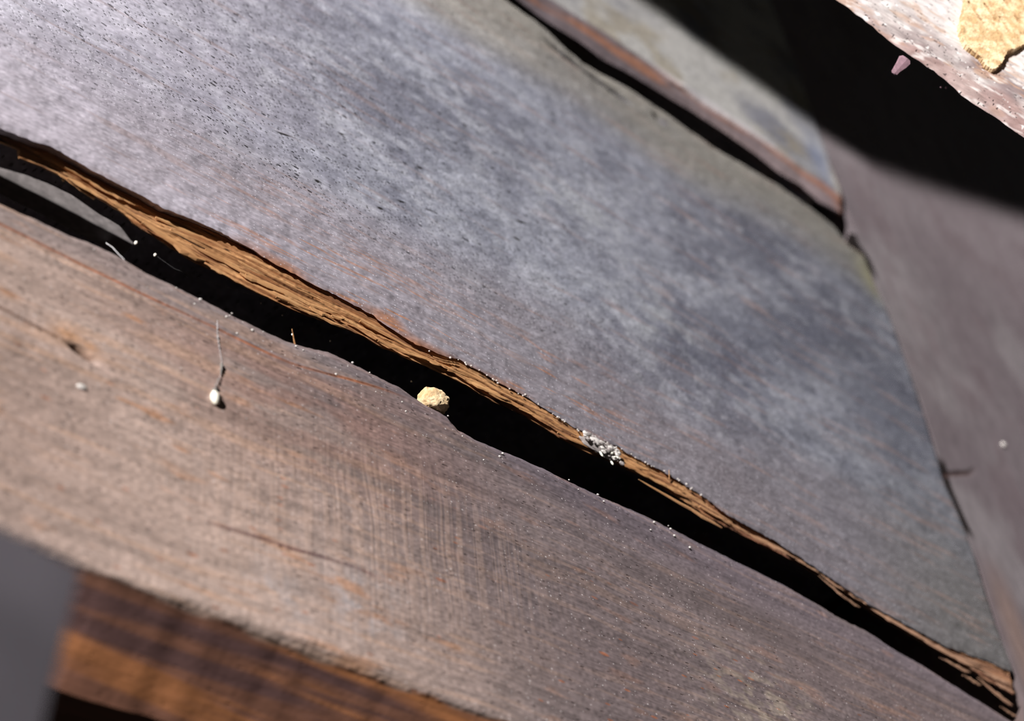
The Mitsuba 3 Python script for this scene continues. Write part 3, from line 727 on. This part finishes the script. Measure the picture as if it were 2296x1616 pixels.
# threads across the gap
put("spider_thread", tube([[-0.1838, -0.0245, -0.018], [-0.1850, -0.0330, -0.014], [-0.1852, -0.0410, -0.008], [-0.1845, -0.0478, -0.004], [-0.1830, -0.0525, -0.0015]], [0.00022, 0.0002, 0.00018, 0.00016, 0.00014], 5), "mat_silk", smooth=True)
label("spider_thread", "short curved pale thread below the grey slat's tip in the gap", "thread", "spider threads in the gap")
put("spider_thread_001", tube([[-0.1662, -0.0290, -0.012], [-0.1580, -0.0312, -0.012], [-0.1450, -0.0295, -0.012], [-0.1300, -0.0262, -0.012], [-0.118, -0.0235, -0.011]], 0.00004, 4), "mat_silk", smooth=True)
label("spider_thread_001", "long faint spider thread stretched in the black gap under the torn edge", "thread", "spider threads in the gap")
specks = [((-0.1744, -0.0276), 0.0007, "pale speck caught just past the tip of the grey slat"),
          ((-0.1662, -0.0290), 0.0006, "white speck at the left end of the long faint spider thread"),
          ((-0.1197, -0.0268), 0.00032, "tiny white dust speck at the right end of the long faint spider thread"),
          ((-0.1098, -0.0276), 0.00032, "tiny dust speck between the faint thread's right end and the upright splinter"),
          ((-0.1051, -0.0357), 0.0004, "tiny pale speck at the tip of the upright splinter on the brown log"),
          ((-0.0872, -0.0289), 0.00038, "tiny oval speck in the gap right of the upright splinter"),
          ((-0.0470, -0.0290), 0.00042, "tiny orange-white speck in the gap just above the clay lump"),
          ((-0.2072, -0.0175), 0.0007, "orange speck in the gap above the grey slat at the left edge")]
for i, ((u, q), e, text) in enumerate(specks):
    put(number("dust_speck", i), lump([u, q, -0.012 if i != 7 else -0.0085], [e, e * 1.4, e], 60 + i, 0.2, 1), "mat_clay" if i == 7 else "mat_speck", smooth=True)
    label(number("dust_speck", i), text, "dust speck", "specks caught in the dark gaps")

# chip hanging before the dark below the beam
c0, c1 = np.array([0.0790, 0.0771, 0.1846]), np.array([0.0774, 0.0728, 0.1771])
d = (c1 - c0) / np.linalg.norm(c1 - c0)
sd = np.cross([-0.55, -0.45, 0.70], d); sd /= np.linalg.norm(sd)
nd = np.cross(d, sd)
r = np.random.default_rng(3)
loops = [[c0 + (c1 - c0) * k + sd * wd * x * (0.9 + 0.2 * r.random()) + nd * 0.0011 * y * (0.8 + 0.4 * r.random()) for x, y in ((0.5, 0.2), (0.1, 0.6), (-0.4, 0.4), (-0.5, -0.3), (0, -0.6), (0.4, -0.4))] for k, wd in ((0, 0.0042), (0.12, 0.0058), (0.4, 0.0048), (0.75, 0.0034), (0.94, 0.0028), (1, 0.0016))]
put("wood_chip", loft(loops), "mat_chip", smooth=False)
label("wood_chip", "small purplish wood chip hanging in the dark beside the pale beam", "wood chip")
for i, (c, text) in enumerate((([0.1020, 0.0750, 0.1843], "left one of two tiny dots in the dark below the pale beam"), ([0.1037, 0.0746, 0.1855], "right one of two tiny dots in the dark below the pale beam"))):
    put(number("dust_speck", len(specks) + i), lump(c, [0.0005] * 3, 80 + i, 0.2, 1), "mat_chip", smooth=True)
    label(number("dust_speck", len(specks) + i), text, "dust speck", "specks caught in the dark gaps")

# blurred prop close to the lens, lower left
m = trimesh.creation.box([0.10, 0.40, 0.05])
m = m.subdivide().subdivide().subdivide()
v = np.array(m.vertices)
s = np.array([0.05, 0.2, 0.025]) - 0.002
c = np.clip(v, -s, s)
d = v - c
L = np.linalg.norm(d, axis=1, keepdims=True)
v = c + np.where(L > 0, d / np.maximum(L, 1e-9) * np.minimum(L, 0.002), 0)
v += 0.0008 * (meshkit.fbm(v * 60, 2, 8) - 0.5)[:, None]
v = v + [-0.05, -0.20, -0.025]                                       # its top right front edge at the origin
ca, sa = math.cos(-0.10), math.sin(-0.10)
v = np.stack([v[:, 0] * ca - v[:, 1] * sa, v[:, 0] * sa + v[:, 1] * ca, v[:, 2]], 1) + [-0.2399, -0.2959, 0.1231]
put("prop_post", (v, np.array(m.faces)), "mat_prop", smooth=40)
label("prop_post", "out-of-focus dark grey upright post in the lower left corner", "post")

# crumbs stuck to the wood
for i, (c, e, text) in enumerate((([-0.1928, -0.1228, 0.0004], [0.0019, 0.0011, 0.0008], "small white crumb stuck on the brown log near the left edge, below the dark hole"),
                                  ([0.4251, 0.1673, -0.0006], [0.0018, 0.0018, 0.0012], "pale round crumb stuck on the blurred post near the right edge"))):
    put(number("crumb", i), lump(c, e, 90 + i, 0.2, 2), "mat_pale_crumb", smooth=True)
    label(number("crumb", i), text, "crumb")
r = np.random.default_rng(15)
vv, ff, base = [], [], 0
for i in range(90):
    low = r.random() < 0.5
    u = (-0.20 + 0.30 * r.random()) if low else (-0.05 + 0.16 * r.random())
    q = path(ATOP, u) - 0.001 - 0.012 * r.random() ** 2 if low else path(LIP, u) + 0.0004 - 0.0016 * r.random()
    e = 0.00022 + 0.0003 * r.random()
    a, b = lump([u, q, 0.0003 if low else -0.0004], [e * 1.3, e, e], 200 + i, 0.3, 1)
    vv.append(a); ff.append(b + base); base += len(a)
put("grit", (np.vstack(vv), np.vstack(ff)), "mat_pale_crumb", smooth=False)
label("grit", "pale grit scattered along the edges of the gap between the two big logs", "grit", kind="stuff")
